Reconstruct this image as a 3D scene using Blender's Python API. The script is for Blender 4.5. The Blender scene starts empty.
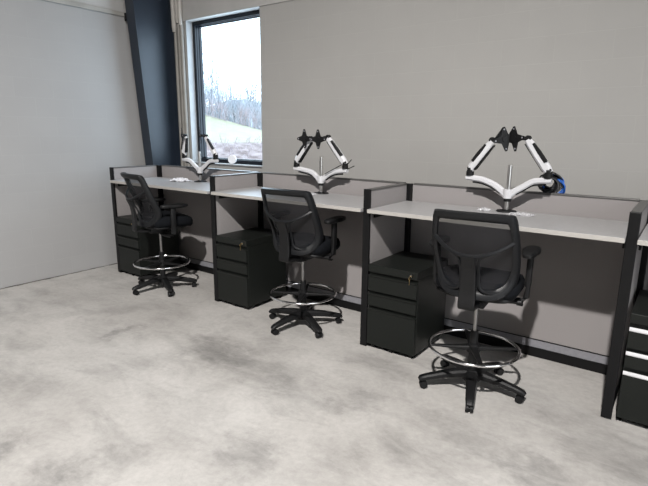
import bpy, bmesh, math, random
from mathutils import Vector, Matrix
PI = math.pi
R = math.radians
rnd = random.Random(7)
SC = bpy.context.scene
COL = SC.collection

# ------------------------------------------------------------------ helpers
def link(o):
    COL.objects.link(o); return o

def obj(name, bm, mat, parent=None, smooth=False, autosmooth=None):
    me = bpy.data.meshes.new(name)
    bm.normal_update()
    bm.to_mesh(me); bm.free()
    if mat: me.materials.append(mat)
    if smooth:
        for p in me.polygons: p.use_smooth = True
        if autosmooth is not None:
            me.set_sharp_from_angle(angle=R(autosmooth))
    o = bpy.data.objects.new(name, me); link(o)
    if parent: o.parent = parent
    return o

def tag(o, label, cat, group=None, kind=None):
    if label: o['label'] = label
    if cat: o['category'] = cat
    if group: o['group'] = group
    if kind: o['kind'] = kind
    return o

def thing(name, label, cat, loc=(0, 0, 0), rz=0, group=None):
    o = bpy.data.objects.new(name, None); link(o)
    o.empty_display_size = .1
    o.location = loc; o.rotation_euler = (0, 0, rz)
    return tag(o, label, cat, group)

def struct(name, bm, mat, parent=None, **k):
    o = obj(name, bm, mat, parent, **k)
    o['kind'] = 'structure'
    return o

LIFTED = ('gas_cylinder', 'tilt_mechanism', 'seat_pan', 'seat_cushion', 'arm_post', 'back_frame', 'back_spine')
def dup(root, loc, rz, label, base=None, lift=0, arm=0):
    r = root.copy(); link(r); r.location = loc; r.rotation_euler = (0, 0, rz); r['label'] = label
    def rec(src, dst):
        for ch in list(src.children):
            c = ch.copy(); link(c); c.parent = dst
            if base is not None and dst is r and c.name.startswith('base_leg'): c.rotation_euler = (0, 0, base)
            if lift and dst is r and c.name.startswith(LIFTED): c.location = (0, 0, lift - (arm if c.name.startswith('arm_post') else 0))
            rec(ch, c)
    rec(root, r)
    return r

def box(bm, x0, x1, y0, y1, z0, z1, bev=0, seg=2, M=None):
    vs = [bm.verts.new((x, y, z)) for x in (x0, x1) for y in (y0, y1) for z in (z0, z1)]
    idx = [(0, 1, 3, 2), (4, 6, 7, 5), (0, 4, 5, 1), (2, 3, 7, 6), (0, 2, 6, 4), (1, 5, 7, 3)]
    fs = [bm.faces.new([vs[i] for i in f]) for f in idx]
    if bev:
        es = {e for f in fs for e in f.edges}
        r = bmesh.ops.bevel(bm, geom=list(es), offset=bev, segments=seg, profile=.5, affect='EDGES', clamp_overlap=True)
        vs = list({v for f in r['faces'] for v in f.verts} | {v for v in vs if v.is_valid})
    if M is not None:
        for v in vs: v.co = M @ v.co
    return bm

def B(*a, **k):
    bm = bmesh.new(); box(bm, *a, **k); return bm

def cyl(bm, p0, p1, r0, r1=None, n=24, cap=True):
    p0 = Vector(p0); p1 = Vector(p1); r1 = r0 if r1 is None else r1
    d = (p1 - p0).normalized()
    a = d.orthogonal().normalized(); b = d.cross(a)
    A = [bm.verts.new(p0 + (a * math.cos(t) + b * math.sin(t)) * r0) for t in [2 * PI * i / n for i in range(n)]]
    Z = [bm.verts.new(p1 + (a * math.cos(t) + b * math.sin(t)) * r1) for t in [2 * PI * i / n for i in range(n)]]
    for i in range(n):
        j = (i + 1) % n
        bm.faces.new((A[i], A[j], Z[j], Z[i]))
    if cap:
        bm.faces.new(A[::-1]); bm.faces.new(Z)
    return bm

def tube(bm, pts, rad, n=10, closed=False, cap=True, flat=1.0, up=None):
    """sweep an (optionally flattened) circular section along points; rad may be a list"""
    pts = [Vector(p) for p in pts]; m = len(pts)
    rings = []
    prev = None
    for i, p in enumerate(pts):
        if closed: t = (pts[(i + 1) % m] - pts[i - 1])
        else: t = pts[min(i + 1, m - 1)] - pts[max(i - 1, 0)]
        t.normalize()
        if up is not None:
            a = Vector(up).cross(t)
            a = a.normalized() if a.length > 1e-6 else t.orthogonal().normalized()
        elif prev is None: a = t.orthogonal().normalized()
        else:
            a = prev - t * prev.dot(t); a.normalize()
        prev = a
        b = t.cross(a)
        r = rad[i] if isinstance(rad, (list, tuple)) else rad
        rings.append([bm.verts.new(p + a * (r * math.cos(2 * PI * k / n)) + b * (r * flat * math.sin(2 * PI * k / n))) for k in range(n)])
    for i in range(m if closed else m - 1):
        A = rings[i]; Z = rings[(i + 1) % m]
        off = 0
        if closed and i == m - 1:
            off = min(range(n), key=lambda k: (A[0].co - Z[k].co).length)
        for k in range(n):
            bm.faces.new((A[k], A[(k + 1) % n], Z[(k + 1 + off) % n], Z[(k + off) % n]))
    if cap and not closed:
        bm.faces.new(rings[0][::-1]); bm.faces.new(rings[-1])
    return bm

def barsweep(bm, pts, w, h, up=(0, 0, 1), cap=True, bev=.25):
    """sweep a chamfered rectangle (w sideways, h along up) along points; w and h may be lists"""
    pts = [Vector(p) for p in pts]; m = len(pts); rings = []
    for i, p in enumerate(pts):
        t = (pts[min(i + 1, m - 1)] - pts[max(i - 1, 0)]).normalized()
        a = t.cross(Vector(up)).normalized(); b = a.cross(t)
        ww = (w[i] if isinstance(w, (list, tuple)) else w) / 2
        hh = (h[i] if isinstance(h, (list, tuple)) else h) / 2
        c = bev * min(ww, hh)
        sec = [(ww, -hh + c), (ww, hh - c), (ww - c, hh), (-ww + c, hh), (-ww, hh - c), (-ww, -hh + c), (-ww + c, -hh), (ww - c, -hh)]
        rings.append([bm.verts.new(p + a * x + b * y) for x, y in sec])
    for i in range(m - 1):
        for k in range(8):
            bm.faces.new((rings[i][k], rings[i][(k + 1) % 8], rings[i + 1][(k + 1) % 8], rings[i + 1][k]))
    if cap:
        bm.faces.new(rings[0][::-1]); bm.faces.new(rings[-1])
    return bm

def spline(P, n, closed=False):
    P = [Vector(p) for p in P]; m = len(P); out = []
    segs = m if closed else m - 1
    for s in range(segs):
        g = lambda i: P[i % m] if closed else P[max(0, min(m - 1, i))]
        a, b, c, d = g(s - 1), g(s), g(s + 1), g(s + 2)
        for k in range(n):
            t = k / n
            out.append(.5 * ((2 * b) + (c - a) * t + (2 * a - 5 * b + 4 * c - d) * t * t + (3 * b - 3 * c + d - a) * t ** 3))
    if not closed: out.append(P[-1])
    return out

def fixn(bm):
    bmesh.ops.recalc_face_normals(bm, faces=bm.faces[:]); return bm

# ------------------------------------------------------------------ materials
def mat(name, color, rough=.5, metal=0, spec=.5):
    m = bpy.data.materials.new(name); m.use_nodes = True
    b = m.node_tree.nodes['Principled BSDF']
    b.inputs['Base Color'].default_value = (*color, 1)
    b.inputs['Roughness'].default_value = rough
    b.inputs['Metallic'].default_value = metal
    b.inputs['Specular IOR Level'].default_value = spec
    return m

def N(m, t, **k):
    n = m.node_tree.nodes.new(t)
    for a, v in k.items(): setattr(n, a, v)
    return n
def L(m, a, b): m.node_tree.links.new(a, b)

def noisy(name, c1, c2, scale, rough=.6, bump=0, bscale=None, detail=4, metal=0, spec=.4, lo=.35, hi=.65, stretch=(1, 1, 1)):
    m = mat(name, c1, rough, metal, spec)
    b = m.node_tree.nodes['Principled BSDF']
    tc = N(m, 'ShaderNodeTexCoord'); mp = N(m, 'ShaderNodeMapping'); mp.inputs['Scale'].default_value = stretch
    L(m, tc.outputs['Object'], mp.inputs['Vector'])
    nz = N(m, 'ShaderNodeTexNoise'); nz.inputs['Scale'].default_value = scale; nz.inputs['Detail'].default_value = detail
    L(m, mp.outputs['Vector'], nz.inputs['Vector'])
    cr = N(m, 'ShaderNodeValToRGB')
    cr.color_ramp.elements[0].position = lo; cr.color_ramp.elements[0].color = (*c1, 1)
    cr.color_ramp.elements[1].position = hi; cr.color_ramp.elements[1].color = (*c2, 1)
    L(m, nz.outputs['Fac'], cr.inputs['Fac']); L(m, cr.outputs['Color'], b.inputs['Base Color'])
    if bump:
        n2 = N(m, 'ShaderNodeTexNoise'); n2.inputs['Scale'].default_value = bscale or scale; n2.inputs['Detail'].default_value = 3
        L(m, mp.outputs['Vector'], n2.inputs['Vector'])
        bp = N(m, 'ShaderNodeBump'); bp.inputs['Strength'].default_value = bump; bp.inputs['Distance'].default_value = .004
        L(m, n2.outputs['Fac'], bp.inputs['Height']); L(m, bp.outputs['Normal'], b.inputs['Normal'])
    return m

def block_wall(name, axis, c):
    """painted concrete block: 0.4 x 0.2 m courses, faint joints"""
    m = mat(name, c, .75, 0, .25)
    b = m.node_tree.nodes['Principled BSDF']
    tc = N(m, 'ShaderNodeTexCoord'); sp = N(m, 'ShaderNodeSeparateXYZ'); cb = N(m, 'ShaderNodeCombineXYZ')
    L(m, tc.outputs['Object'], sp.inputs[0])
    L(m, sp.outputs[axis], cb.inputs[0]); L(m, sp.outputs['Z'], cb.inputs[1])
    br = N(m, 'ShaderNodeTexBrick')
    br.inputs['Scale'].default_value = 1; br.inputs['Brick Width'].default_value = .4064; br.inputs['Row Height'].default_value = .2032
    br.inputs['Mortar Size'].default_value = .005; br.inputs['Mortar Smooth'].default_value = .6
    br.inputs['Color1'].default_value = (*c, 1)
    br.inputs['Color2'].default_value = (*[x * .985 for x in c], 1)
    br.inputs['Mortar'].default_value = (*[min(1, x * 1.025) for x in c], 1)
    L(m, cb.outputs[0], br.inputs['Vector'])
    nz = N(m, 'ShaderNodeTexNoise'); nz.inputs['Scale'].default_value = 2.2; nz.inputs['Detail'].default_value = 5
    L(m, tc.outputs['Object'], nz.inputs['Vector'])
    mr = N(m, 'ShaderNodeMapRange'); mr.inputs['To Min'].default_value = .95; mr.inputs['To Max'].default_value = 1.05
    L(m, nz.outputs['Fac'], mr.inputs['Value'])
    mx = N(m, 'ShaderNodeMix', data_type='RGBA', blend_type='MULTIPLY'); mx.inputs['Factor'].default_value = 1
    L(m, br.outputs['Color'], mx.inputs[6]); L(m, mr.outputs[0], mx.inputs[7])
    L(m, mx.outputs[2], b.inputs['Base Color'])
    n2 = N(m, 'ShaderNodeTexNoise'); n2.inputs['Scale'].default_value = 90; n2.inputs['Detail'].default_value = 3
    L(m, tc.outputs['Object'], n2.inputs['Vector'])
    ad = N(m, 'ShaderNodeMath', operation='MULTIPLY_ADD'); ad.inputs[1].default_value = .18
    inv = N(m, 'ShaderNodeMath', operation='MULTIPLY'); inv.inputs[1].default_value = -.5
    L(m, br.outputs['Fac'], inv.inputs[0]); L(m, n2.outputs['Fac'], ad.inputs[0]); L(m, inv.outputs[0], ad.inputs[2])
    bp = N(m, 'ShaderNodeBump'); bp.inputs['Strength'].default_value = .16; bp.inputs['Distance'].default_value = .005
    L(m, ad.outputs[0], bp.inputs['Height']); L(m, bp.outputs['Normal'], b.inputs['Normal'])
    return m

def concrete():
    m = mat('concrete_floor', (.5, .47, .43), .5, 0, .35)
    b = m.node_tree.nodes['Principled BSDF']
    tc = N(m, 'ShaderNodeTexCoord')
    def noise(scale, stretch, detail, rough, dist, loc=(0, 0, 0)):
        mp = N(m, 'ShaderNodeMapping'); mp.inputs['Scale'].default_value = stretch; mp.inputs['Location'].default_value = loc
        mp.inputs['Rotation'].default_value = (0, 0, R(-20))
        L(m, tc.outputs['Object'], mp.inputs['Vector'])
        n = N(m, 'ShaderNodeTexNoise'); n.inputs['Scale'].default_value = scale; n.inputs['Detail'].default_value = detail
        n.inputs['Roughness'].default_value = rough; n.inputs['Distortion'].default_value = dist
        L(m, mp.outputs['Vector'], n.inputs['Vector']); return n.outputs['Fac']
    def ramp(f, pts):
        c = N(m, 'ShaderNodeValToRGB')
        e = c.color_ramp.elements
        while len(e) < len(pts): e.new(.5)
        for q, (p, k) in zip(e, pts): q.position = p; q.color = (*k, 1) if isinstance(k, tuple) else (k, k, k, 1)
        L(m, f, c.inputs['Fac']); return c.outputs['Color']
    def mul(a, bb, fac=1.):
        x = N(m, 'ShaderNodeMix', data_type='RGBA', blend_type='MULTIPLY'); x.inputs['Factor'].default_value = fac
        L(m, a, x.inputs[6]); L(m, bb, x.inputs[7]); return x.outputs[2]
    base = ramp(noise(.9, (1, 1, 1), 6, .6, .6), [(.3, (.355, .341, .326)), (.5, (.43, .415, .399)), (.7, (.50, .484, .467))])
    # burnished grey stains, streaky
    st = ramp(noise(1.15, (.8, 1.5, 1), 7, .62, .5, (3.1, 7.7, 0)), [(.55, 1.), (.66, (.84, .845, .845)), (.80, (.66, .67, .68))])
    st2 = ramp(noise(3.4, (.7, 1.4, 1), 9, .74, .6, (9.3, 1.2, 0)), [(.48, 1.), (.62, (.86, .86, .86)), (.78, (.68, .68, .69))])
    # individual burnished stains: (x, y, half length, half width, angle, strength)
    SP = [(2.73, -1.46, .31, .16, -7, .9), (3.32, -1.49, .26, .16, 0, .6), (1.74, -1.67, .16, .07, 82, .8), (1.09, -1.55, .5, .10, 55, .4),
          (3.75, -2.18, .13, .16, 41, .7), (2.67, -2.95, .10, .14, 52, .8), (3.09, -2.92, .12, .12, 62, .7), (3.24, -2.64, .13, .10, 52, .5),
          (2.34, -2.01, .24, .16, 58, .4), (3.92, -1.43, .14, .12, 9, .65), (4.59, -1.34, .13, .14, 7, .5), (5.0, -1.43, .2, .12, -11, .8),
          (4.48, -1.66, .17, .12, -15, .45), (3.72, -.88, .25, .12, 1, .55), (5.34, -1.03, .2, .16, -7, .6), (4.11, -1.94, .15, .12, -30, .35),
          (4.97, -.74, .22, .15, 20, .3), (3.24, -2.13, .3, .14, -19, .25), (2.8, -.98, .18, .1, -76, .4), (2.14, -2.54, .14, .15, 53, .35), (.58, -1.33, .3, .14, 65, .25)]
    def warp(scale, amt):
        n = N(m, 'ShaderNodeTexNoise'); n.inputs['Scale'].default_value = scale; n.inputs['Detail'].default_value = 7; n.inputs['Roughness'].default_value = .65
        L(m, tc.outputs['Object'], n.inputs['Vector'])
        a_ = N(m, 'ShaderNodeVectorMath', operation='SUBTRACT'); a_.inputs[1].default_value = (.5, .5, .5); L(m, n.outputs['Color'], a_.inputs[0])
        b_ = N(m, 'ShaderNodeVectorMath', operation='SCALE'); b_.inputs['Scale'].default_value = amt; L(m, a_.outputs[0], b_.inputs[0])
        return b_.outputs[0]
    wp = N(m, 'ShaderNodeVectorMath', operation='ADD'); L(m, tc.outputs['Object'], wp.inputs[0]); L(m, warp(2.2, .55), wp.inputs[1])
    wp0 = wp; wp = N(m, 'ShaderNodeVectorMath', operation='ADD'); L(m, wp0.outputs[0], wp.inputs[0]); L(m, warp(9., .34), wp.inputs[1])
    tot = None
    for (x, y, hl, hw, ang, k) in SP:
        mp = N(m, 'ShaderNodeMapping', vector_type='TEXTURE'); mp.inputs['Location'].default_value = (x, y, 0)
        mp.inputs['Rotation'].default_value = (0, 0, R(ang)); mp.inputs['Scale'].default_value = (hl * 1.7, hw * 1.7, 1)
        L(m, wp.outputs[0], mp.inputs['Vector'])
        mf = N(m, 'ShaderNodeVectorMath', operation='MULTIPLY'); mf.inputs[1].default_value = (1, 1, 0); L(m, mp.outputs[0], mf.inputs[0])
        ln = N(m, 'ShaderNodeVectorMath', operation='LENGTH'); L(m, mf.outputs[0], ln.inputs[0])
        mr = N(m, 'ShaderNodeMapRange', interpolation_type='SMOOTHSTEP'); mr.inputs['From Min'].default_value = .1; mr.inputs['From Max'].default_value = 1.15
        mr.inputs['To Min'].default_value = k; mr.inputs['To Max'].default_value = 0; L(m, ln.outputs['Value'], mr.inputs['Value'])
        if tot is None: tot = mr.outputs[0]
        else:
            q = N(m, 'ShaderNodeMath', operation='MAXIMUM'); L(m, tot, q.inputs[0]); L(m, mr.outputs[0], q.inputs[1]); tot = q.outputs[0]
    brk = N(m, 'ShaderNodeMapRange'); brk.inputs['From Min'].default_value = .30; brk.inputs['From Max'].default_value = .62; brk.inputs['To Min'].default_value = .35
    L(m, noise(7, (.6, 1.6, 1), 8, .7, .6, (5, 2, 0)), brk.inputs['Value'])
    tb = N(m, 'ShaderNodeMath', operation='MULTIPLY'); L(m, tot, tb.inputs[0]); L(m, brk.outputs[0], tb.inputs[1])
    spot = ramp(tb.outputs[0], [(0., 1.), (.35, (.80, .80, .80)), (.9, (.46, .465, .47))])
    fine = ramp(noise(26, (1, 1, 1), 8, .75, 0), [(.3, .87), (.7, 1.09)])
    lo = ramp(noise(.45, (1, 1, 1), 3, .5, .4, (1, 4, 0)), [(.38, (.92, .915, .91)), (.62, 1.0)])
    col = mul(mul(mul(mul(mul(base, st), st2), fine), lo), spot)
    L(m, col, b.inputs['Base Color'])
    rr = N(m, 'ShaderNodeMapRange'); rr.inputs['To Min'].default_value = .42; rr.inputs['To Max'].default_value = .7
    L(m, noise(3, (1, 1, 1), 5, .6, .3), rr.inputs['Value']); L(m, rr.outputs[0], b.inputs['Roughness'])
    bp = N(m, 'ShaderNodeBump'); bp.inputs['Strength'].default_value = .12; bp.inputs['Distance'].default_value = .003
    L(m, noise(40, (1, 1, 1), 4, .6, 0), bp.inputs['Height']); L(m, bp.outputs['Normal'], b.inputs['Normal'])
    return m

def mesh_fabric(name, c, opacity):
    m = mat(name, c, .8, 0, .2)
    nt = m.node_tree; b = nt.nodes['Principled BSDF']; out = nt.nodes['Material Output']
    tr = N(m, 'ShaderNodeBsdfTransparent'); mx = N(m, 'ShaderNodeMixShader'); mx.inputs[0].default_value = opacity
    L(m, tr.outputs[0], mx.inputs[1]); L(m, b.outputs[0], mx.inputs[2]); L(m, mx.outputs[0], out.inputs['Surface'])
    return m

def pane_glass():
    m = mat('window_glass', (1, 1, 1), 0)
    nt = m.node_tree; out = nt.nodes['Material Output']
    tr = N(m, 'ShaderNodeBsdfTransparent'); tr.inputs[0].default_value = (.93, .96, .97, 1)
    gl = N(m, 'ShaderNodeBsdfGlossy'); gl.inputs['Roughness'].default_value = .01
    mx = N(m, 'ShaderNodeMixShader'); mx.inputs[0].default_value = .05
    L(m, tr.outputs[0], mx.inputs[1]); L(m, gl.outputs[0], mx.inputs[2]); L(m, mx.outputs[0], out.inputs['Surface'])
    return m

def plastic_wrap():
    m = mat('clear_plastic', (.62, .62, .64), .2, 0, .6)
    nt = m.node_tree; b = nt.nodes['Principled BSDF']; out = nt.nodes['Material Output']
    tr = N(m, 'ShaderNodeBsdfTransparent'); mx = N(m, 'ShaderNodeMixShader'); mx.inputs[0].default_value = .38
    L(m, tr.outputs[0], mx.inputs[1]); L(m, b.outputs[0], mx.inputs[2]); L(m, mx.outputs[0], out.inputs['Surface'])
    return m

M = {}
M['floor'] = concrete()
M['wall_x'] = block_wall('painted_block_back', 'X', (.335, .327, .315))
M['wall_y'] = block_wall('painted_block_side', 'Y', (.325, .322, .322))
M['liner'] = noisy('white_liner', (.39, .384, .374), (.43, .42, .41), 3, .6, .5, 6)
M['ceil'] = mat('ceiling_liner', (.10, .10, .10), .7)
M['hall'] = noisy('hall_wall_paint', (.11, .108, .105), (.13, .128, .125), 2, .7)
M['reveal'] = noisy('white_reveal_paint', (.30, .31, .32), (.34, .345, .35), 8, .5)
M['trimg'] = noisy('grey_trim', (.30, .29, .27), (.36, .35, .33), 6, .6)
M['steel'] = noisy('navy_steel_paint', (.012, .019, .030), (.016, .023, .036), 5, .4, .1, 60, spec=.5)
M['frame'] = mat('black_window_frame', (.006, .008, .013), .3, 0, .3)
M['glass'] = pane_glass()
M['pipe'] = noisy('painted_pipe', (.24, .228, .21), (.28, .266, .245), 8, .5)
M['sleeve'] = noisy('pipe_sleeve', (.42, .40, .37), (.48, .45, .42), 14, .6, .5, 20)
M['fabric'] = noisy('grey_panel_fabric', (.250, .234, .234), (.285, .268, .266), 260, .95, .3, 400, spec=.1)
M['black'] = mat('black_powder_coat', (.005, .005, .0055), .45, 0, .2)
M['blackm'] = noisy('black_cabinet_paint', (.007, .0082, .0074), (.0095, .0108, .0096), 120, .42, .15, 300, spec=.22)
M['cap'] = mat('dark_trim_cap', (.085, .082, .08), .42, .2, .5)
M['raceway'] = noisy('grey_raceway', (.20, .20, .22), (.23, .23, .25), 40, .45)
M['lam'] = noisy('light_grey_laminate', (.31, .305, .308), (.335, .33, .333), 30, .38, spec=.45)
M['edge'] = mat('beige_edge_band', (.36, .345, .325), .5)
M['plast'] = noisy('black_plastic', (.0055, .0055, .006), (.0075, .0075, .008), 80, .5, .2, 300, spec=.25)
M['frm'] = noisy('charcoal_back_frame', (.0055, .006, .007), (.008, .0085, .010), 80, .42, .15, 300, spec=.28)
M['seat'] = noisy('black_seat_fabric', (.0045, .005, .0065), (.008, .009, .011), 300, .95, .4, 500, spec=.1)
M['mesh'] = mesh_fabric('black_back_mesh', (.014, .014, .016), .72)
M['chrome'] = mat('chrome', (.75, .75, .76), .14, 1)
M['steelg'] = mat('brushed_steel', (.30, .295, .29), .3, 1)
M['polem'] = mat('pole_steel', (.55, .54, .53), .3, 1)
M['white'] = mat('white_arm_paint', (.55, .55, .57), .35, 0, .4)
M['brass'] = mat('brass_key', (.72, .52, .25), .3, 1)
M['glint'] = mat('pull_glint', (.8, .8, .83), .35, .4)  # light reflected along the pulls, painted in as a pale colour
M['wrap'] = plastic_wrap()
M['paper'] = mat('white_tissue', (.62, .62, .65), .6)
M['blue'] = mat('blue_cable', (.012, .085, .36), .4)
M['cord'] = mat('black_cable', (.012, .012, .014), .45)
M['disc'] = mat('white_disc_plastic', (.75, .76, .8), .45)

# ------------------------------------------------------------------ dimensions (metres)
W = 1.7386; T = .0578; D = .655; H = 1.27; HD = 1.1248
DX = [-.020, -.012, 0, 0]    # small offsets of the dividers from an even spacing
YW = .5                      # inner face of the window wall
XL = -.40                    # inner face of the left wall
XR = 9.6; YN = -9.2; ZC = 7.6; ZB = 3.05

# ------------------------------------------------------------------ room shell
struct('floor', B(XL - .2, XR + .2, YN - .2, YW + .2, -.15, 0), M['floor'])
struct('ceiling', B(XL - .2, XR + .2, YN - .2, YW + .2, ZC, ZC + .1), M['ceil'])
wx0, wx1, wz0, wz1 = .045, 1.346, 1.275, 3.05
bm = bmesh.new()
box(bm, XL - .2, wx0, YW, YW + .2, 0, ZB)
box(bm, wx1, XR + .2, YW, YW + .2, 0, ZB)
box(bm, wx0, wx1, YW, YW + .2, 0, wz0)
struct('wall_back', bm, M['wall_x'])
struct('wall_back_upper', B(XL - .2, XR + .2, YW - .012, YW + .2, ZB, ZC), M['liner'])
struct('wall_left', B(XL - .2, XL, YN, YW, 0, ZB), M['wall_y'])
struct('wall_left_upper', B(XL - .2, XL + .0, YN, YW - .012, ZB + .05, ZC), M['liner'])
struct('trim_1', B(XL - .2, XL + .02, YN, YW - .012, ZB, ZB + .05, bev=.005), M['trimg'])
struct('wall_right', B(XR, XR + .2, YN, YW - .012, 0, ZC), M['hall'])
struct('wall_near', B(XL - .2, XR + .2, YN - .2, YN, 0, ZC), M['hall'])
bm = bmesh.new(); r_ = random.Random(4)
ys = [YN + (YW - .03 - YN) * i / 160 for i in range(161)]
for a_, b_ in zip(ys, ys[1:]):
    box(bm, XL, XL + .006 + r_.uniform(0, .014), a_, b_, 0, .004 + r_.uniform(0, .004))
struct('baseboard_left', bm, noisy('dirty_floor_joint', (.06, .055, .05), (.14, .13, .12), 9, .9))
# white reveal boards lining the window opening
bm = bmesh.new()
box(bm, wx0, wx0 + .012, YW, YW + .10, wz0, wz1)
box(bm, wx1 - .012, wx1, YW, YW + .10, wz0, wz1)
box(bm, wx0 + .012, wx1 - .012, YW - .02, YW + .10, wz0 - .0, wz0 + .014)
struct('trim_2', bm, M['reveal'])

# window: frame with stepped profile, pane
fx0, fx1, fz0, fz1 = wx0 + .012, wx1 - .012, wz0 + .014, wz1
bm = bmesh.new()
def ringframe(bm, x0, x1, z0, z1, w, y0, y1):
    box(bm, x0, x0 + w, y0, y1, z0, z1)
    box(bm, x1 - w, x1, y0, y1, z0, z1)
    box(bm, x0 + w, x1 - w, y0, y1, z0, z0 + w)
    box(bm, x0 + w, x1 - w, y0, y1, z1 - w, z1)
ringframe(bm, fx0, fx1, fz0, fz1, .045, YW + .10, YW + .125)
ringframe(bm, fx0, fx1, fz0, fz1, .05, YW + .125, YW + .16)
ringframe(bm, fx0, fx1, fz0, fz1, .058, YW + .16, YW + .20)
win = struct('window_1', bm, M['frame'])
struct('window_pane', B(fx0 + .05, fx1 - .05, YW + .165, YW + .171, fz0 + .05, fz1 - .05), M['glass'], win)

# tapered steel column in the corner
col = thing('steel_column', 'dark navy tapered steel column standing in the corner left of the window', 'column', (0, 0, 0))
cx0, cx1 = -.33, -.16; wxm = (cx0 + cx1) / 2
def yf(z): return .035 - (z - 1.32) * (.125 / 1.86)
zt = 7.2
bm = bmesh.new()
for (ya, yb) in ((0., .014),):
    v = []
    for x in (cx0, cx1):
        for z in (0, zt):
            for dy in (ya, yb):
                v.append(bm.verts.new((x, yf(z) + dy, z)))
    for f in [(0, 1, 3, 2), (4, 6, 7, 5), (0, 4, 5, 1), (2, 3, 7, 6), (0, 2, 6, 4), (1, 5, 7, 3)]:
        bm.faces.new([v[i] for i in f])
obj('inner_flange', fixn(bm), M['steel'], col)
bm = bmesh.new(); v = []
for x in (wxm - .005, wxm + .005):
    for z in (0, zt):
        for y in (yf(z) + .014, YW - .03):
            v.append(bm.verts.new((x, y, z)))
for f in [(0, 1, 3, 2), (4, 6, 7, 5), (0, 4, 5, 1), (2, 3, 7, 6), (0, 2, 6, 4), (1, 5, 7, 3)]:
    bm.faces.new([v[i] for i in f])
obj('web', fixn(bm), M['steel'], col)
obj('outer_flange', B(cx0, cx1, YW - .03, YW - .0125, 0, zt), M['steel'], col)
obj('base_plate', B(cx0 - .02, cx1 + .02, .0, YW - .0125, 0, .02), M['steel'], col)
obj('girt_clip', B(XL + .021, cx0, yf(3.08) + .004, yf(3.08) + .012, 3.0, 3.09), M['black'], col)

# conduits beside the window
for i, (px_, r_) in enumerate(((-.125, .024), (-.058, .022), (-.0, .024))):
    p = thing('conduit_pipe', ('beige painted conduit pipe nearest the navy column', 'beige painted conduit pipe, middle one of the three left of the window', 'beige painted conduit pipe nearest the white window reveal')[i], 'pipe', (px_, YW - r_ - .002, 0), 0, 'conduits left of the window')
    bm = bmesh.new(); cyl(bm, (0, 0, 0), (0, 0, 3.02), r_)
    obj('pipe', bm, M['pipe'], p, True, 40)
    bm = bmesh.new()
    zb = (2.93, 3.03, 3.0)[i]
    pts = [(rnd.uniform(-.004, .004), -.014 + rnd.uniform(-.004, .004), zb + .07 * k) for k in range(9)]
    rr = [r_ * 1.0 if k == 0 else r_ * rnd.uniform(*((1.32, 1.42) if i == 0 else (1.12, 1.2))) for k in range(9)]
    tube(bm, pts, rr, 14)
    obj('wrapped_sleeve', bm, M['sleeve'], p, True, 60)

# white disc leaning on the window sill
d = obj('round_disc', fixn(cyl(bmesh.new(), (0, 0, 0), (0, .022, 0), .056, n=40)), M['disc'], None, True, 40)
bv = d.modifiers.new('b', 'BEVEL'); bv.width = .004; bv.segments = 2; bv.limit_method = 'ANGLE'
d.location = (.765, YW + .045, wz0 + .014 + .056); d.rotation_euler = (R(-6), 0, R(20))
tag(d, 'round white disc propped on the window sill', 'disc')

# ------------------------------------------------------------------ workstation panels
def make_divider():
    t = thing('desk_divider', '', 'divider', (0, 0, 0), 0, 'divider panels between the workstations')
    obj('front_post', B(0, T, -D, -D + .022, .006, H, bev=.004), M['black'], t)
    obj('rear_post', B(-.004, T + .03, -.052, .0, .03, H - .002, bev=.003), M['black'], t)
    obj('fabric_panel', B(.005, T - .005, -D + .022, -.052, .16, H - .012), M['fabric'], t)
    obj('top_cap', B(.001, T - .001, -D + .022, -.052, H - .012, H, bev=.003), M['cap'], t)
    obj('kick_plate', B(.004, T - .004, -D + .022, -.052, .05, .16), M['black'], t)
    for yy in (-D + .045, -.03):
        bm = bmesh.new(); cyl(bm, (T / 2, yy, 0), (T / 2, yy, .012), .022); cyl(bm, (T / 2, yy, .012), (T / 2, yy, .034), .008)
        obj('levelling_foot', bm, M['black'], t, True, 40)
    return t
dlabels = ['grey fabric divider panel with black post at the far left end of the desks',
           'grey fabric divider panel between the farthest and the middle workstation',
           'grey fabric divider panel right of the middle workstation, black post beside a three-drawer pedestal',
           'nearest divider panel at the right, tall black post reaching down to the floor']
div = make_divider(); div['label'] = dlabels[0]; div.location = (DX[0], 0, 0)
for i in range(1, 4):
    dup(div, (i * W + DX[i], 0, 0), 0, dlabels[i])

def make_back(x0, x1, label):
    w = x1 - x0
    t = thing('back_panel', label, 'panel', (x0, 0, 0), 0, 'back panels of the workstations')
    obj('fabric_panel', B(0, w, 0.0, .05, .142, H - .014), M['fabric'], t)
    obj('top_cap', B(0, w, -.003, .053, H - .014, H, bev=.003), M['cap'], t)
    bm = B(0, w, -.006, .05, .076, .136)
    obj('raceway', bm, M['raceway'], t)
    bm = bmesh.new(); box(bm, 0, w, -.008, .05, .136, .142); box(bm, 0, w, -.012, .05, .0, .076)
    obj('kick_base', bm, M['black'], t)
    return t
blabels = ['grey fabric back panel of the farthest workstation, below the window',
           'grey fabric back panel of the middle workstation',
           'grey fabric back panel of the nearest full workstation, behind the large mesh chair',
           'grey fabric back panel of the cut-off workstation at the right edge']
for i in range(4):
    make_back(i * W + DX[i] + T + .031, (i + 1) * W + DX[i + 1] - .005 if i < 3 else 3 * W + 1.6, blabels[i])

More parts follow.
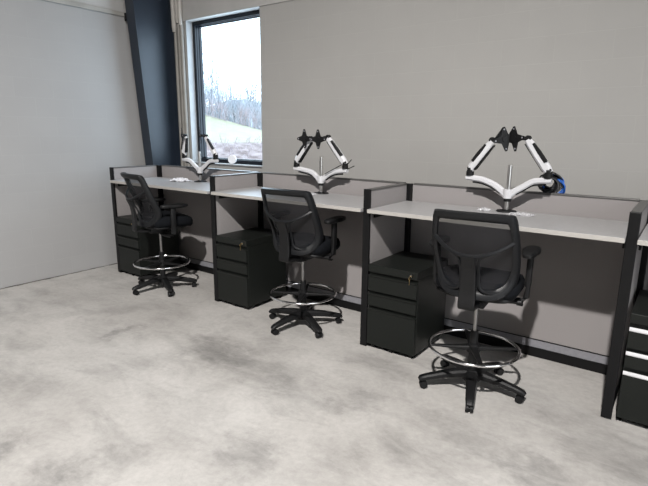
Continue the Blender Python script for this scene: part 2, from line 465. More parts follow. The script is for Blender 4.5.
def make_desk(i, label):
    x0 = i * W + DX[i] + T + .001; x1 = (i + 1) * W + DX[i + 1] - .001 if i < 3 else 3 * W + 1.6
    t = thing('worksurface', label, 'desk', (x0, 0, HD), 0, 'standing-height worksurfaces')
    w = x1 - x0
    obj('top', B(0, w, -.690, -.0545, -.029, 0, bev=.003), M['lam'], t)
    obj('edge_band', B(0, w, -.6935, -.6902, -.028, -.001, bev=.001), M['edge'], t)
    for s in ((.004, 0), (w - .016, 1)):
        bm = bmesh.new()
        box(bm, s[0], s[0] + .012, -.60, -.10, -.075, -.0295)
        box(bm, s[0] - (.0 if s[1] == 0 else .03), s[0] + (.042 if s[1] == 0 else .012), -.60, -.10, -.034, -.0295)
        obj('support_bracket', bm, M['black'], t)
    return t
for i, l in enumerate(['light grey laminate worksurface of the farthest workstation, under the window',
                       'light grey laminate worksurface of the middle workstation',
                       'light grey laminate worksurface of the nearest full workstation',
                       'light grey worksurface cut off by the right edge of the photo']):
    make_desk(i, l)

# ------------------------------------------------------------------ pedestals
PW = .42; PD = .56
def make_ped(pull_mat, key=True):
    t = thing('drawer_pedestal', '', 'drawer unit', (0, 0, 0), 0, 'black mobile pedestals under the desks')
    y0 = 0
    bm = bmesh.new(); box(bm, 0, PW, .02, PD, .04, .634, bev=.003)
    obj('body', bm, M['blackm'], t)
    obj('top', B(0, PW, .0, PD, .634, .694, bev=.004), M['blackm'], t)
    for (z0, z1) in ((.482, .622), (.360, .474), (.036, .351)):
        pl = .014
        # front sheet with a full-width curved finger pull along its top edge
        prof = [(.02, z0), (.0, z0 + .003), (.0, z1 - .030), (-.002, z1 - .024)]
        bm = bmesh.new()
        A = [bm.verts.new((.004, y, z)) for y, z in prof] + [bm.verts.new((.004, .02, z1 - .024))]
        Z = [bm.verts.new((PW - .004, v.co.y, v.co.z)) for v in A]
        n = len(A)
        for k in range(n): bm.faces.new((A[k], Z[k], Z[(k + 1) % n], A[(k + 1) % n]))
        bm.faces.new(A[::-1]); bm.faces.new(Z)
        dr = obj('drawer', fixn(bm), M['blackm'], t); lo_ = 0 if key else .012  # deeper lip on the keyless pedestal widens its painted glint
        # pull: lip curving out and up
        prof = [(.004, z1 - .024 - lo_), (-.006, z1 - .022 - lo_), (-.010, z1 - .014 - lo_), (-.009, z1 - .008), (-.004, z1 - .010), (-.002, z1 - .017), (.004, z1 - .018)]
        bm = bmesh.new()
        A = [bm.verts.new((.004, y, z)) for y, z in prof]; Z = [bm.verts.new((PW - .004, y, z)) for y, z in prof]
        n = len(A)
        for k in range(n): bm.faces.new((A[k], Z[k], Z[(k + 1) % n], A[(k + 1) % n]))
        bm.faces.new(A[::-1]); bm.faces.new(Z)
        obj('drawer_pull', fixn(bm), pull_mat, dr)
    for (x, y) in ((.045, .05), (PW - .045, .05), (.045, PD - .05), (PW - .045, PD - .05), (PW / 2, .035)):
        bm = bmesh.new(); cyl(bm, (x - .012, y, .0205), (x + .012, y, .0205), .0205, n=18)
        box(bm, x - .016, x + .016, y - .012, y + .012, .03, .041)
        obj('caster', bm, M['plast'], t, True, 40)
    if key:
        bm = bmesh.new(); cyl(bm, (PW - .05, .002, .664), (PW - .05, -.008, .664), .010, n=20)
        lk = obj('lock', bm, M['steelg'], t, True, 40)
        bm = bmesh.new(); box(bm, PW - .0515, PW - .0485, -.022, -.008, .658, .670)
        cyl(bm, (PW - .0515, -.026, .650), (PW - .0485, -.026, .650), .012, n=16)
        box(bm, PW - .0525, PW - .0505, -.030, -.024, .602, .642)
        k = obj('key', bm, M['brass'], lk)
        k['label'] = 'brass key hanging in the lock'
    return t
ped = make_ped(M['blackm'])
ped['label'] = 'black three-drawer pedestal at the far left, partly behind the farthest chair'
ped.location = (DX[0] + T + .006, -.66, 0)
dup(ped, (W + DX[1] + T + .006, -.66, 0), 0, 'black three-drawer pedestal with key, left of the middle mesh chair')
dup(ped, (2 * W + T + .006, -.66, 0), 0, 'black three-drawer pedestal with key, left of the nearest mesh chair')
p4 = make_ped(M['glint'], False)
p4['label'] = 'black pedestal with light glints painted on its drawer pulls, cut off by the right edge'
p4.location = (3 * W + T + .02, -.66, 0)

# ------------------------------------------------------------------ drafting chair
ZB0 = .665; VH = .565
def back_map(u, v, off=0.):
    """u lateral (m), v height above the bottom of the back (m) -> chair space; facing +y; off>0 = towards sitter"""
    t = v / VH; tp = max(0, t)
    y = -.207 - .125 * tp ** 1.5 + .05 * math.exp(-((t - .28) / .22) ** 2)
    y += 1.35 * u * u           # sides wrap forward
    return Vector((u, y + off, ZB0 + v))
half = [(0, 0), (.10, .002), (.172, .018), (.222, .058), (.250, .12), (.262, .20), (.266, .29), (.263, .38), (.254, .47), (.242, .538), (.216, .557), (.10, .564), (0, .566)]
half_in = [(0, .072), (.09, .074), (.148, .086), (.190, .122), (.212, .18), (.221, .26), (.222, .34), (.218, .41), (.211, .465), (.203, .492), (.185, .502), (.09, .508), (0, .510)]
def outline(hf, n=6):
    full = hf + [(-a, b) for a, b in hf[-2:0:-1]]
    return [(p.x, p.y) for p in spline([(a, b, 0) for a, b in full], n, True)]

def make_chair():
    t = thing('drafting_chair', '', 'chair', (0, 0, 0), 0, 'black mesh drafting chairs at the desks')
    # base legs with casters
    for k in range(5):
        a = R(-71 + 72 * k); ca, sa = math.cos(a), math.sin(a)
        P = lambda r, z: (r * ca, r * sa, z)
        bm = barsweep(bmesh.new(), [P(.03, .112), P(.10, .110), P(.20, .098), P(.30, .080), P(.338, .071), P(.352, .060)], [.078, .070, .060, .053, .048, .036], [.055, .052, .044, .037, .032, .02], bev=.5)
        lg = obj('base_leg', fixn(bm), M['plast'], t, True, 35)
        sx, sy = -sa, ca
        bm = bmesh.new(); c = Vector(P(.322, .027))
        for s in (-1, 1):
            q0 = c + Vector((sx, sy, 0)) * (s * .006); q1 = c + Vector((sx, sy, 0)) * (s * .024)
            cyl(bm, q0, q1, .027, .025, n=20)
        cyl(bm, P(.322, .03), P(.322, .075), .009, n=12)
        cyl(bm, c - Vector((sx, sy, 0)) * .012, c + Vector((sx, sy, 0)) * .012, .015, n=12)
        obj('caster', bm, M['plast'], lg, True, 35)
    bm = bmesh.new(); cyl(bm, (0, 0, .07), (0, 0, .145), .062, .048, n=28); cyl(bm, (0, 0, .135), (0, 0, .415), .029, .025, n=28)
    obj('column_sleeve', bm, M['plast'], t, True, 40)
    bm = bmesh.new(); cyl(bm, (0, 0, .36), (0, 0, .60), .0135, n=24)
    obj('gas_cylinder', bm, M['steelg'], t, True, 40)
    # foot ring
    bm = tube(bmesh.new(), [(.288 * math.cos(2 * PI * i / 72), .288 * math.sin(2 * PI * i / 72), .30) for i in range(72)], .0105, 12, closed=True)
    fr = obj('foot_ring', fixn(bm), M['chrome'], t, True)
    bm = bmesh.new(); cyl(bm, (0, 0, .27), (0, 0, .325), .045, .038, n=28)
    for k in range(4):
        a = R(25 + 90 * k); P = lambda r, z: (r * math.cos(a), r * math.sin(a), z)
        barsweep(bm, [P(.03, .296), P(.14, .295), P(.284, .298)], [.055, .035, .022], [.03, .018, .010], bev=.4)
    obj('ring_spider', fixn(bm), M['plast'], fr, True, 35)
    # tilt mechanism
    bm = bmesh.new(); box(bm, -.075, .075, -.13, .11, .592, .645, bev=.012); cyl(bm, (0, 0, .575), (0, 0, .60), .034, n=24)
    cyl(bm, (.06, .03, .61), (.24, .05, .612), .005, n=10); box(bm, .235, .275, .035, .06, .603, .618, bev=.005)
    obj('tilt_mechanism', fixn(bm), M['plast'], t, True, 35)
    # seat
    def slab(z0, z1, w, d0, d1, bul, fr_drop):
        bm = bmesh.new(); n = 56; rings = []
        prof = [(z0, .80), (z0 + .004, .93), ((z0 * .65 + z1 * .35), 1.0), ((z0 * .3 + z1 * .7), .995), (z1 - .006, .95), (z1, .86), (z1 + bul * .6, .6), (z1 + bul, .3)]
        for z, s in prof:
            ring = []
            for i in range(n):
                a = 2 * PI * i / n; c, si = math.cos(a), math.sin(a)
                e = .55
                x = w * math.copysign(abs(c) ** e, c) * s
                y = (d1 if si > 0 else d0) * abs(si) ** e * s * (1 if si > 0 else -1)
                zz = z - (fr_drop * max(0, (y / d1)) ** 3 if y > 0 else 0)
                ring.append(bm.verts.new((x, y, zz)))
            rings.append(ring)
        for A, Z in zip(rings, rings[1:]):
            for i in range(n): bm.faces.new((A[i], A[(i + 1) % n], Z[(i + 1) % n], Z[i]))
        bm.faces.new(rings[0][::-1]); bm.faces.new(rings[-1]); return fixn(bm)
    obj('seat_pan', slab(.645, .690, .235, .15, .255, 0, .014), M['plast'], t, True, 50)
    obj('seat_cushion', slab(.672, .782, .262, .155, .322, .014, .045), M['seat'], t, True, 60)
    # arms
    for s in (-1, 1):
        bm = barsweep(bmesh.new(), [(s * .07, .0, .640), (s * .20, .01, .637), (s * .268, .02, .645), (s * .292, .028, .67), (s * .297, .03, .73), (s * .295, .03, .86)], [.06, .058, .055, .052, .050, .046], [.022, .022, .024, .026, .024, .020], up=(s * .7, 0, .7), bev=.5)
        am = obj('arm_post', fixn(bm), M['plast'], t, True, 40)
        bm = bmesh.new(); box(bm, s * .295 - .017, s * .295 + .017, .006, .058, .74, .950, bev=.008)
        obj('arm_sleeve', bm, M['plast'], am, True, 35)
        bm = bmesh.new(); n = 40; rg = []
        for z, sc in ((.938, .80), (.946, .97), (.962, 1.), (.971, .94), (.976, .8)):
            ring = []
            for i in range(n):
                a = 2 * PI * i / n; c, si = math.cos(a), math.sin(a)
                w = .052 if si > 0 else .042
                ring.append(bm.verts.new((s * .290 + w * math.copysign(abs(c) ** .7, c) * sc, .05 + .145 * math.copysign(abs(si) ** .75, si) * sc, z)))
            rg.append(ring)
        for A, Z in zip(rg, rg[1:]):
            for i in range(n): bm.faces.new((A[i], A[(i + 1) % n], Z[(i + 1) % n], Z[i]))
        bm.faces.new(rg[0][::-1]); bm.faces.new(rg[-1])
        obj('arm_pad', fixn(bm), M['plast'], am, True, 50)
    # back frame: closed ring between an outer and an inner outline, with thickness
    O = outline(half); I = outline(half_in); n = len(O)
    bm = bmesh.new(); loops = []
    def lerp(k, f): return [(o[0] * (1 - f) + i_[0] * f, o[1] * (1 - f) + i_[1] * f) for o, i_ in zip(O, I)]
    for f, off in ((0, .004), (.08, .022), (.45, .026), (.85, .018), (1, .004), (.95, -.012), (.6, -.024), (.15, -.020)):
        loops.append([bm.verts.new(back_map(u, v, off)) for u, v in lerp(0, f)])
    for A, Z in zip(loops, loops[1:] + loops[:1]):
        for i in range(n): bm.faces.new((A[i], A[(i + 1) % n], Z[(i + 1) % n], Z[i]))
    bf = obj('back_frame', fixn(bm), M['frm'], t, True, 50)
    # mesh
    bm = bmesh.new(); cu, cv = 0, .27; rings = []
    for f in (1.0, .8, .6, .4, .2):
        rings.append([bm.verts.new(back_map(cu + (u - cu) * f, cv + (v - cv) * f, .004)) for u, v in I])
    ctr = bm.verts.new(back_map(cu, cv, .004))
    for A, Z in zip(rings, rings[1:]):
        for i in range(n): bm.faces.new((A[i], A[(i + 1) % n], Z[(i + 1) % n], Z[i]))
    for i in range(n): bm.faces.new((rings[-1][i], rings[-1][(i + 1) % n], ctr))
    obj('back_mesh', fixn(bm), M['mesh'], bf, True)
    # Y-shaped support with spine down to the mechanism
    bm = bmesh.new()
    pts = [back_map(u, v, -o) for u, v, o in ((-.240, .395, .008), (-.20, .365, .028), (-.13, .328, .05), (-.06, .305, .062), (0, .30, .066), (.06, .305, .062), (.13, .328, .05), (.20, .365, .028), (.240, .395, .008))]
    pts = spline(pts, 4)
    barsweep(bm, pts, .022, .018, up=(0, -1, 0), bev=.5)
    for s in (-1, 1):
        pts = [back_map(s * u, v, -o) for u, v, o in ((.110, .318, .050), (.072, .292, .058), (.056, .25, .062), (.053, .18, .060), (.056, .11, .052), (.075, .075, .038), (.12, .058, .022), (.17, .065, .012))]
        pts = spline(pts, 5)
        barsweep(bm, pts, .018, .016, up=(0, -1, 0), bev=.5)
    obj('back_support', fixn(bm), M['frm'], bf, True, 40)
    bm = bmesh.new()
    pts = spline([back_map(0, .30, -.068), back_map(0, .20, -.082), back_map(0, .07, -.078), back_map(0, -.02, -.07), Vector((0, -.235, .625)), Vector((0, -.11, .618))], 6)
    k = len(pts)
    barsweep(bm, pts, [.080 + .02 * min(1, i / k * 2) for i in range(k)], [.024] * k, up=(0, -1, .25), bev=.4)
    obj('back_spine', fixn(bm), M['plast'], t, True, 40)
    return t
ch = make_chair()
ch['label'] = 'nearest black mesh drafting chair with chrome foot ring, back turned to the camera'
ch.location = (4.448, -.782, 0); ch.rotation_euler = (0, 0, R(5))
for o in ch.children:
    if o.name.startswith('base_leg'): o.rotation_euler = (0, 0, R(-5))
    elif o.name.startswith(LIFTED): o.location = (0, 0, .02)
dup(ch, (2.84, -.60, 0), R(4), 'black mesh drafting chair with chrome foot ring at the middle workstation', R(-32), .02)
dup(ch, (.965, -.71, 0), R(-14), 'black mesh drafting chair at the farthest workstation, below the window', R(-11), .045, .06)

# ------------------------------------------------------------------ dual monitor arms
def make_arm(loc, label, left, right, tie=False):
    """left/right: dict(tip=(x,z,y), sh=(x,z,y), yaw) relative to hub column at desk level"""
    t = thing('monitor_arm', label, 'monitor arm', loc, 0, 'dual monitor arms on the desks')
    bm = bmesh.new(); cyl(bm, (0, 0, 0), (0, 0, .007), .075, .07, n=36); cyl(bm, (0, 0, .007), (0, 0, .016), .045, .03, n=30)
    obj('base_plate', bm, M['plast'], t, True, 40)
    bm = bmesh.new(); cyl(bm, (0, 0, .014), (0, 0, .34), .0155, n=24)
    obj('pole', bm, M['polem'], t, True, 40)
    bm = bmesh.new(); cyl(bm, (0, 0, .075), (0, 0, .098), .026, n=28)
    obj('collar', bm, M['plast'], t, True, 40)
    bm = bmesh.new(); cyl(bm, (0, 0, .098), (0, 0, .165), .031, .034, n=32)
    obj('hub', bm, M['white'], t, True, 40)
    for s, A in ((-1, left), (1, right)):
        tx, tz, ty = A['tip']; x2, z2, y2 = A['sh']
        # curved lower arm
        pts = spline([(s * .012, 0, .120), (s * .045, 0, .150), (s * .105, 0, .190), (tx * .66, 0, tz - .012), (tx, ty, tz - .002), (tx + s * .026, ty, tz - .002)], 7)
        k = len(pts)
        la = obj('lower_arm', fixn(barsweep(bmesh.new(), pts, [.034 + .006 * i / k for i in range(k)], [.050 - .012 * i / k for i in range(k)], bev=.55)), M['white'], t, True, 40)
        pts2 = [(p[0] * .98, p[1], p[2] - .029) for p in pts[9:-9]]
        obj('cable_channel', fixn(barsweep(bmesh.new(), pts2, .02, .014, bev=.3)), M['plast'], la, True, 40)
        # elbow joint
        bm = bmesh.new(); cyl(bm, (tx, ty, tz + .014), (tx, ty, tz + .045), .029, n=28)
        box(bm, tx - .022, tx + .022, ty - .024, ty + .024, tz + .02, tz + .085, bev=.012)
        el = obj('elbow_joint', bm, M['plast'], t, True, 40)
        # upper spring arm
        a = Vector((tx, ty, tz + .062)); b = Vector((x2, y2, z2))
        d = (b - a).normalized(); side = Vector((0, -1, 0)); side = (side - d * side.dot(d)).normalized()
        out = d.cross(side) * 1.
        if out.x * s < 0: out = -out          # outwards from the centre
        aa = a - d * .012
        bm = barsweep(bmesh.new(), [aa, a + d * .03, a + (b - a) * .5, b - d * .03, b + d * .012], [.050, .064, .062, .054, .040], [.044, .05, .047, .040, .03], up=side, bev=.6)
        ua = obj('upper_arm', fixn(bm), M['white'], t, True, 40)
        o2 = out * .021 + side * .014
        c0 = a + (b - a) * .24 + o2; c1 = a + (b - a) * .84 + o2
        bm = barsweep(bmesh.new(), [c0, c0 + (c1 - c0) * .5, c1], [.026, .027, .016], [.028, .028, .026], up=side, bev=.4)
        obj('black_insert', fixn(bm), M['plast'], ua, True, 40)
        i2 = -out * .030
        if s > 0: i2 = i2 - side * .012
        bm = barsweep(bmesh.new(), [a + d * .02 + i2, a + (b - a) * .5 + i2, b - d * .01 + i2], [.014, .014, .010], [.040, .038, .03], up=side, bev=.4)
        obj('lower_cover', fixn(bm), M['plast'], ua, True, 40)
        # plate head: joint + four pointed plate
        nrm = Vector((math.sin(A['yaw']), -math.cos(A['yaw']), -.05)).normalized()
        hx = b + Vector((-s * .012, 0, .014))
        pc = Vector(A['plate'])
        bm = bmesh.new(); cyl(bm, b + Vector((0, .014, .012)), b + Vector((0, -.016, .012)), .021, n=24)
        barsweep(bm, [hx, hx + (pc - hx) * .5, pc - nrm * .004], .024, .026, bev=.4)
        hd = obj('plate_joint', fixn(bm), M['plast'], t, True, 40)
        ex = Vector((0, 0, 1)).cross(nrm).normalized(); ez = nrm.cross(ex)
        bm = bmesh.new(); ring = []
        for kx in range(8):
            ang = A.get('rot', 0) + PI / 4 * kx
            r = .088 if kx % 2 == 0 else .040
            if kx % 2 == 0:
                for da in (-.09, .09):
                    ring.append(pc + ex * (r * math.cos(ang + da)) + ez * (r * math.sin(ang + da)))
            else:
                ring.append(pc + ex * (r * math.cos(ang)) + ez * (r * math.sin(ang)))
        F0 = [bm.verts.new(p) for p in ring]; F1 = [bm.verts.new(p + nrm * .005) for p in ring]
        m_ = len(ring)
        for i in range(m_): bm.faces.new((F0[i], F0[(i + 1) % m_], F1[(i + 1) % m_], F1[i]))
        bm.faces.new(F0[::-1]); bm.faces.new(F1)
        bmesh.ops.triangulate(bm, faces=[f for f in bm.faces if len(f.verts) > 4])
        cyl(bm, pc + nrm * .005, pc + nrm * .012, .022, n=20)
        vp = obj('mounting_plate', fixn(bm), M['plast'], hd)
        bm = bmesh.new()
        for kx in range(4):
            ang = A.get('rot', 0) + PI / 2 * kx
            p = pc + ex * (.07 * math.cos(ang)) + ez * (.07 * math.sin(ang)) + nrm * .005
            cyl(bm, p, p + nrm * .003, .006, n=12)
        obj('plate_screws', bm, M['raceway'], vp)
    if tie:
        bm = bmesh.new()
        tx, tz, ty = right['tip']
        tube(bm, [(tx, ty, tz + .03), (tx + .05, ty - .01, tz + .075), (tx + .075, ty - .01, tz + .10)], .004, 8)
        tube(bm, [(tx + .02, ty, tz + .01), (tx + .07, ty - .01, tz + .03), (tx + .105, ty - .01, tz + .045)], .004, 8)
        tube(bm, [(tx - .02, ty - .03, tz + .05), (tx - .12, ty - .035, tz + .0), (tx - .20, ty - .035, tz - .04)], .004, 8)
        obj('cable_tie', bm, M['plast'], t, True)
    return t
YA = -.12
make_arm((4.392, YA, HD), 'white dual monitor arm above the nearest mesh chair, cable coil at its right end',
         dict(tip=(-.295, .235, 0), sh=(-.145, .505, .0), plate=(-.045, -.03, .525), yaw=R(40), rot=R(12)),
         dict(tip=(.265, .245, 0), sh=(.108, .52, .0), plate=(.025, -.03, .528), yaw=R(-28), rot=R(8)))
make_arm((2.672, YA, HD), 'white dual monitor arm on the middle worksurface with loose black ties',
         dict(tip=(-.295, .222, 0), sh=(-.125, .495, .0), plate=(-.160, -.045, .503), yaw=R(0), rot=R(0)),
         dict(tip=(.27, .228, 0), sh=(.080, .508, .0), plate=(-.005, -.04, .500), yaw=R(5), rot=R(0)), tie=True)
make_arm((.95, YA, HD), 'white dual monitor arm in front of the window',
         dict(tip=(-.265, .245, 0), sh=(-.235, .50, .0), plate=(-.235, -.04, .515), yaw=R(-30), rot=R(0)),
         dict(tip=(.27, .25, 0), sh=(.125, .50, .0), plate=(.07, -.03, .52), yaw=R(-38), rot=R(0)))

# ------------------------------------------------------------------ crumpled plastic by the arms
def crumple(name, label, cx, cy, w, d, h, m, seed, group, n=14):
    r = random.Random(seed); bm = bmesh.new(); g = []
    for i in range(n + 1):
        row = []
        for j in range(n + 1):
            u = i / n * 2 - 1; v = j / n * 2 - 1
            k = max(0, 1 - (u * u + v * v) * .45)
            z = .003 + h * k * r.random() ** 1.5
            row.append(bm.verts.new((u * w / 2 * (1 + r.uniform(-.12, .12)), v * d / 2 * (1 + r.uniform(-.12, .12)), z)))
        g.append(row)
    for i in range(n):
        for j in range(n): bm.faces.new((g[i][j], g[i + 1][j], g[i + 1][j + 1], g[i][j + 1]))
    o = obj(name, bm, m); o.location = (cx, cy, HD)
    tag(o, label, 'plastic wrap', group); return o
PG = 'crumpled wrap left on the desks'
crumple('plastic_wrap', 'crumpled clear plastic to the right of the nearest monitor arm base', 4.535, -.235, .16, .13, .02, M['wrap'], 3, PG)
crumple('plastic_wrap', 'small crumpled clear plastic to the left of the nearest monitor arm base', 4.255, -.20, .09, .07, .03, M['wrap'], 5, PG)
crumple('plastic_wrap', 'crumpled clear plastic at the base of the middle monitor arm', 2.66, -.27, .12, .12, .02, M['wrap'], 9, PG)
crumple('plastic_wrap', 'crumpled white plastic heap beside the farthest monitor arm', .735, -.235, .22, .15, .05, M['paper'], 11, PG)

# ------------------------------------------------------------------ cable coil behind the near panel
cc = thing('cable_coil', 'coil of black and blue cables behind the right end of the nearest monitor arm', 'cable', (4.632, .085, 1.335))
def coil(rx, rz, ph, wob, seed, turns=1, rr=.006):
    r = random.Random(seed); pts = []
    n = 40 * turns
    for i in range(n):
        a = 2 * PI * i / 40 + ph
        k = 1 + wob * math.sin(2 * a + seed) + .03 * r.uniform(-1, 1)
        pts.append((rx * k * math.cos(a), .018 * math.sin(3 * a + seed), rz * k * math.sin(a)))
    return pts
bm = bmesh.new()
for s_ in range(9): tube(bm, coil(.030 + .006 * s_, .034 + .006 * s_, s_ * .3, .06, s_), .0065, 8, closed=True)
obj('black_cables', fixn(bm), M['cord'], cc, True)
bm = bmesh.new()
for s_ in range(4): 
    p = coil(.06 + .008 * s_, .062 + .007 * s_, 1 + s_ * .3, .05, 20 + s_)
    tube(bm, [(x + .022, y + .012, z - .030) for x, y, z in p], .006, 8, closed=True)
b_ = obj('blue_cables', fixn(bm), M['blue'], cc, True); b_['label'] = 'blue cables'
bm = bmesh.new(); tube(bm, [(.0, -.026, .035), (.0, .026, .035), (.0, .03, .09), (.0, -.03, .09)], .004, 8, closed=True)
tube(bm, [(-.0, .0, -.05), (-.03, .0, -.14), (-.035, .0, -.5), (-.03, .0, -1.30)], .006, 8)
obj('coil_tie', fixn(bm), M['cord'], cc, True)

# ------------------------------------------------------------------ outdoors beyond the window
AZ = R(47); fwd = Vector((-math.sin(AZ), math.cos(AZ), 0)); rgt = Vector((math.cos(AZ), math.sin(AZ), 0)); C0 = Vector((5.469, -3.855, 0))
def at(d_, s_, z=0): 
    p = C0 + fwd * d_ + rgt * s_; return Vector((p.x, p.y, z))
def sstep(a, b, x):
    x = max(0, min(1, (x - a) / (b - a))); return x * x * (3 - 2 * x)
def gz(d_, s_):
    z = -.35 + 1.1 * sstep(36, 41.5, d_ + .25 * s_)
    top = 2.5 - .26 * max(-14, min(14, s_))
    z += (top) * max(0, min(1, (d_ - 43) / 36))
    return z
def terrain(name, d0, d1, nd, s0, s1, ns, jit, m, seed):
    r = random.Random(seed); bm = bmesh.new(); g = []
    for i in range(nd + 1):
        row = []
        for j in range(ns + 1):
            d_ = d0 + (d1 - d0) * i / nd; s_ = s0 + (s1 - s0) * j / ns
            row.append(bm.verts.new(at(d_, s_, gz(d_, s_) + r.uniform(-jit, jit))))
        g.append(row)
    for i in range(nd):
        for j in range(ns): bm.faces.new((g[i][j], g[i][j + 1], g[i + 1][j + 1], g[i + 1][j]))
    return struct(name, fixn(bm), m, None, smooth=True)
M['grass'] = noisy('winter_grass', (.155, .15, .095), (.20, .19, .13), .9, .9, detail=6)
M['bank'] = noisy('dry_bank', (.07, .045, .042), (.19, .15, .145), 1.6, .9, detail=6)
M['yard'] = noisy('gravel_yard', (.16, .155, .15), (.2, .195, .19), .6, .9)
M['bark'] = noisy('pale_bark', (.075, .08, .092), (.10, .105, .12), 3, .9)
M['brush'] = noisy('dry_brush', (.27, .285, .32), (.33, .345, .37), .5, .9)
M['brushr'] = noisy('reddish_brush', (.26, .21, .215), (.32, .27, .28), .8, .9)
terrain('ground_yard', 13, 36, 8, -45, 45, 20, 0, M['yard'], 1)
terrain('ground_bank', 36, 43, 12, -45, 45, 90, .09, M['bank'], 2)
terrain('ground_hill', 43, 140, 30, -60, 60, 40, .03, M['grass'], 3)

M['ridge'] = noisy('hazy_ridge', (.13, .14, .155), (.19, .20, .21), .12, .9, detail=6)
r_ = random.Random(12); bm = bmesh.new(); rows = []
for i in range(4):
    row = []
    for j in range(90):
        s_ = -130 + 260 * j / 89; d_ = 190 + 22 * i
        hh = (0, .55, .85, 1.0)[i] * (14.5 + 2.2 * math.sin(s_ * .07) + 1.2 * math.sin(s_ * .23 + 1) + r_.uniform(-.5, .5))
        row.append(bm.verts.new(at(d_, s_, hh + 1)))
    rows.append(row)
for a_, b_ in zip(rows, rows[1:]):
    for j in range(89): bm.faces.new((a_[j], a_[j + 1], b_[j + 1], b_[j]))
struct('ground_ridge', fixn(bm), M['ridge'], None, smooth=True)

def twig(bm, p, d_, ln, r, depth, rr, fork=(2, 3)):
    k = 4; pts = [p]; rad = [r]; q = p.copy(); dd = d_.normalized()
    for i in range(k):
        dd = (dd + Vector((rr.uniform(-.14, .14), rr.uniform(-.14, .14), rr.uniform(-.03, .10)))).normalized()
        q = q + dd * (ln / k); pts.append(q.copy()); rad.append(r * (1 - .5 * (i + 1) / k))
    tube(bm, pts, rad, 5 if depth > 0 else 3, cap=False)
    if depth > 0:
        for i in range(rr.randint(*fork)):
            j = rr.randint(2, k)
            e = (dd + Vector((rr.uniform(-.7, .7), rr.uniform(-.7, .7), rr.uniform(-.05, .5)))).normalized()
            twig(bm, pts[j], e, ln * rr.uniform(.5, .72), rad[j] * .72, depth - 1, rr, fork)

def tree(d_, s_, h, seed, label):
    rr = random.Random(seed); base = at(d_, s_, gz(d_, s_) - .1)
    t = thing('bare_tree', label, 'tree', base, 0, 'bare trees on the hillside')
    bm = bmesh.new(); pts = [Vector((0, 0, 0))]; rad = [.16]
    q = Vector((0, 0, 0)); dd = Vector((rr.uniform(-.08, .08), rr.uniform(-.08, .08), 1))
    K = 8
    for i in range(K):
        dd = (dd + Vector((rr.uniform(-.07, .07), rr.uniform(-.07, .07), .05))).normalized()
        q = q + dd * (h * .8 / K); pts.append(q.copy()); rad.append(.16 * (1 - .8 * (i + 1) / K))
    tube(bm, pts, rad, 7, cap=False)
    obj('trunk', bm, M['bark'], t, True)
    bm = bmesh.new()
    for i in range(13):
        j = rr.randint(2, K); a = rr.uniform(0, 2 * PI)
        e = Vector((math.cos(a) * .55, math.sin(a) * .55, 1))
        twig(bm, pts[j], e, h * rr.uniform(.18, .32) * (1.1 - .5 * j / K), rad[j] * .6, 2, rr)
    obj('branches', bm, M['bark'], t)
for d_, px, h, sd, l in ((86, 205.5, 17.5, 1, 'tallest bare tree, by the left side of the window'),
                         (90, 214, 13.2, 2, 'bare tree second from the left in the window view'),
                         (88, 222.5, 12.4, 3, 'leaning bare tree third from the left in the window view'),
                         (92, 237, 10.5, 4, 'short bare tree in the middle of the window view'),
                         (86, 248.5, 13.2, 5, 'tall bare tree right of the middle of the window view'),
                         (89, 256, 11.5, 6, 'bare tree at the right side of the window view')):
    az = R(36.42) + math.atan((324 - px) / 495.3) ; dl = az - AZ
    tree(d_, -d_ * math.tan(dl), h, sd, l)
def thicket(name, m, n, d0, d1, s0, s1, h0, h1, seed, label, tilt=0):
    rr = random.Random(seed); bm = bmesh.new()
    for i in range(n):
        d_ = rr.uniform(d0, d1); s_ = rr.uniform(s0, s1); p = at(d_, s_, gz(d_, s_) - .05)
        twig(bm, p, Vector((rr.uniform(-.35, .35), rr.uniform(-.35, .35), 1)), rr.uniform(h0, h1), .045 if h1 > 3 else .03, 1, rr, (4, 6))
    o = obj(name, bm, m); tag(o, label, 'brush', kind='stuff')
thicket('brush_thicket', M['brush'], 900, 80, 96, -20, 14, 2.6, 5.4, 31, 'grey leafless brush thicket along the top of the grass slope')
thicket('red_brush', M['brushr'], 260, 76, 79, -8, 14, 1.2, 2.6, 32, 'low reddish dry brush at the edge of the grass slope')
thicket('bank_brush', M['brushr'], 340, 37, 42.5, -14, 14, .25, .6, 33, 'low dry brush on the bank outside the window')

# ------------------------------------------------------------------ light
w = bpy.data.worlds.new('overcast'); SC.world = w; w.use_nodes = True
bg = w.node_tree.nodes['Background']
bg.inputs['Color'].default_value = (.72, .86, 1.0, 1); bg.inputs['Strength'].default_value = 7.5

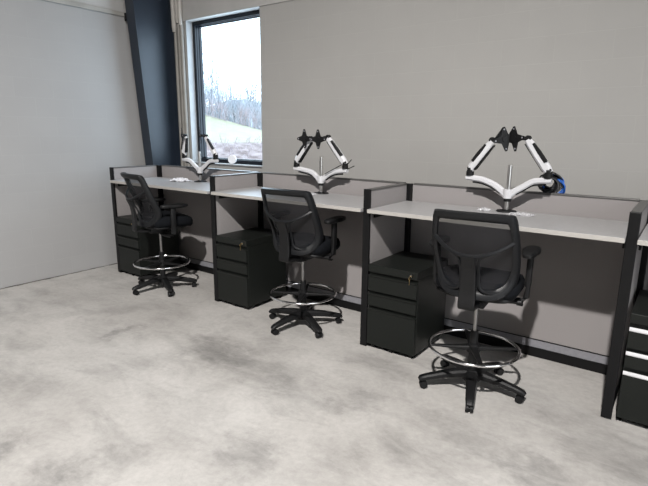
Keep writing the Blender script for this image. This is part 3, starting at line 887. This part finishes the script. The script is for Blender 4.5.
def lamp(name, kind, loc, energy, color, **k):
    l = bpy.data.lights.new(name, kind); l.energy = energy; l.color = color
    for a, v in k.items(): setattr(l, a, v)
    o = bpy.data.objects.new(name, l); o.location = loc; link(o); return o
lamp('high_bay_lamp', 'SPOT', (5.8, -6.4, 6.5), 5050, (1, .97, .935), shadow_soft_size=.12, spot_size=R(98), spot_blend=1.0).rotation_euler = (Vector((3.3, -3.5, 0)) - Vector((5.8, -6.4, 6.5))).to_track_quat('-Z', 'Y').to_euler()
a = lamp('right_fill_light', 'AREA', (XR - .05, -3.2, 2.0), 180, (.93, .97, 1.0), shape='RECTANGLE', size=3.4, size_y=3.6)  # soft fill added at the unseen right wall; no doorway is built there
a.rotation_euler = (0, R(90), 0)
po = lamp('window_portal', 'AREA', ((fx0 + fx1) / 2, YW + .24, (fz0 + fz1) / 2), 1, (1, 1, 1), shape='RECTANGLE', size=fx1 - fx0, size_y=fz1 - fz0)
po.rotation_euler = (R(-90), 0, 0)
po.data.cycles.is_portal = True

# ------------------------------------------------------------------ camera
yaw, pit, rol = .635718, .219521, .008039
fw = Vector((-math.sin(yaw) * math.cos(pit), math.cos(yaw) * math.cos(pit), -math.sin(pit)))
r0 = Vector((math.cos(yaw), math.sin(yaw), 0)); u0 = r0.cross(fw)
r2 = r0 * math.cos(rol) + u0 * math.sin(rol); u2 = -r0 * math.sin(rol) + u0 * math.cos(rol)
cd = bpy.data.cameras.new('camera'); cam = bpy.data.objects.new('camera', cd); link(cam)
cd.sensor_fit = 'HORIZONTAL'; cd.sensor_width = 36; cd.lens = 36 * 495.307 / 648; cd.clip_start = .05; cd.clip_end = 500
mw = Matrix.Identity(4)
for i in range(3):
    mw[i][0] = r2[i]; mw[i][1] = u2[i]; mw[i][2] = -fw[i]
mw[0][3], mw[1][3], mw[2][3] = 5.46882, -3.85486, 1.68615
cam.matrix_world = mw
SC.camera = cam
SC.view_settings.view_transform = 'Standard'; SC.view_settings.look = 'None'
SC.view_settings.exposure = 0.0; SC.view_settings.gamma = 1.0; SC.view_settings.use_curve_mapping = False
SC.cycles.use_denoising = True
SC.cycles.max_bounces = 8; SC.cycles.diffuse_bounces = 5; SC.cycles.transparent_max_bounces = 12
SC.cycles.caustics_reflective = False; SC.cycles.caustics_refractive = False
SC.cycles.sample_clamp_indirect = 6
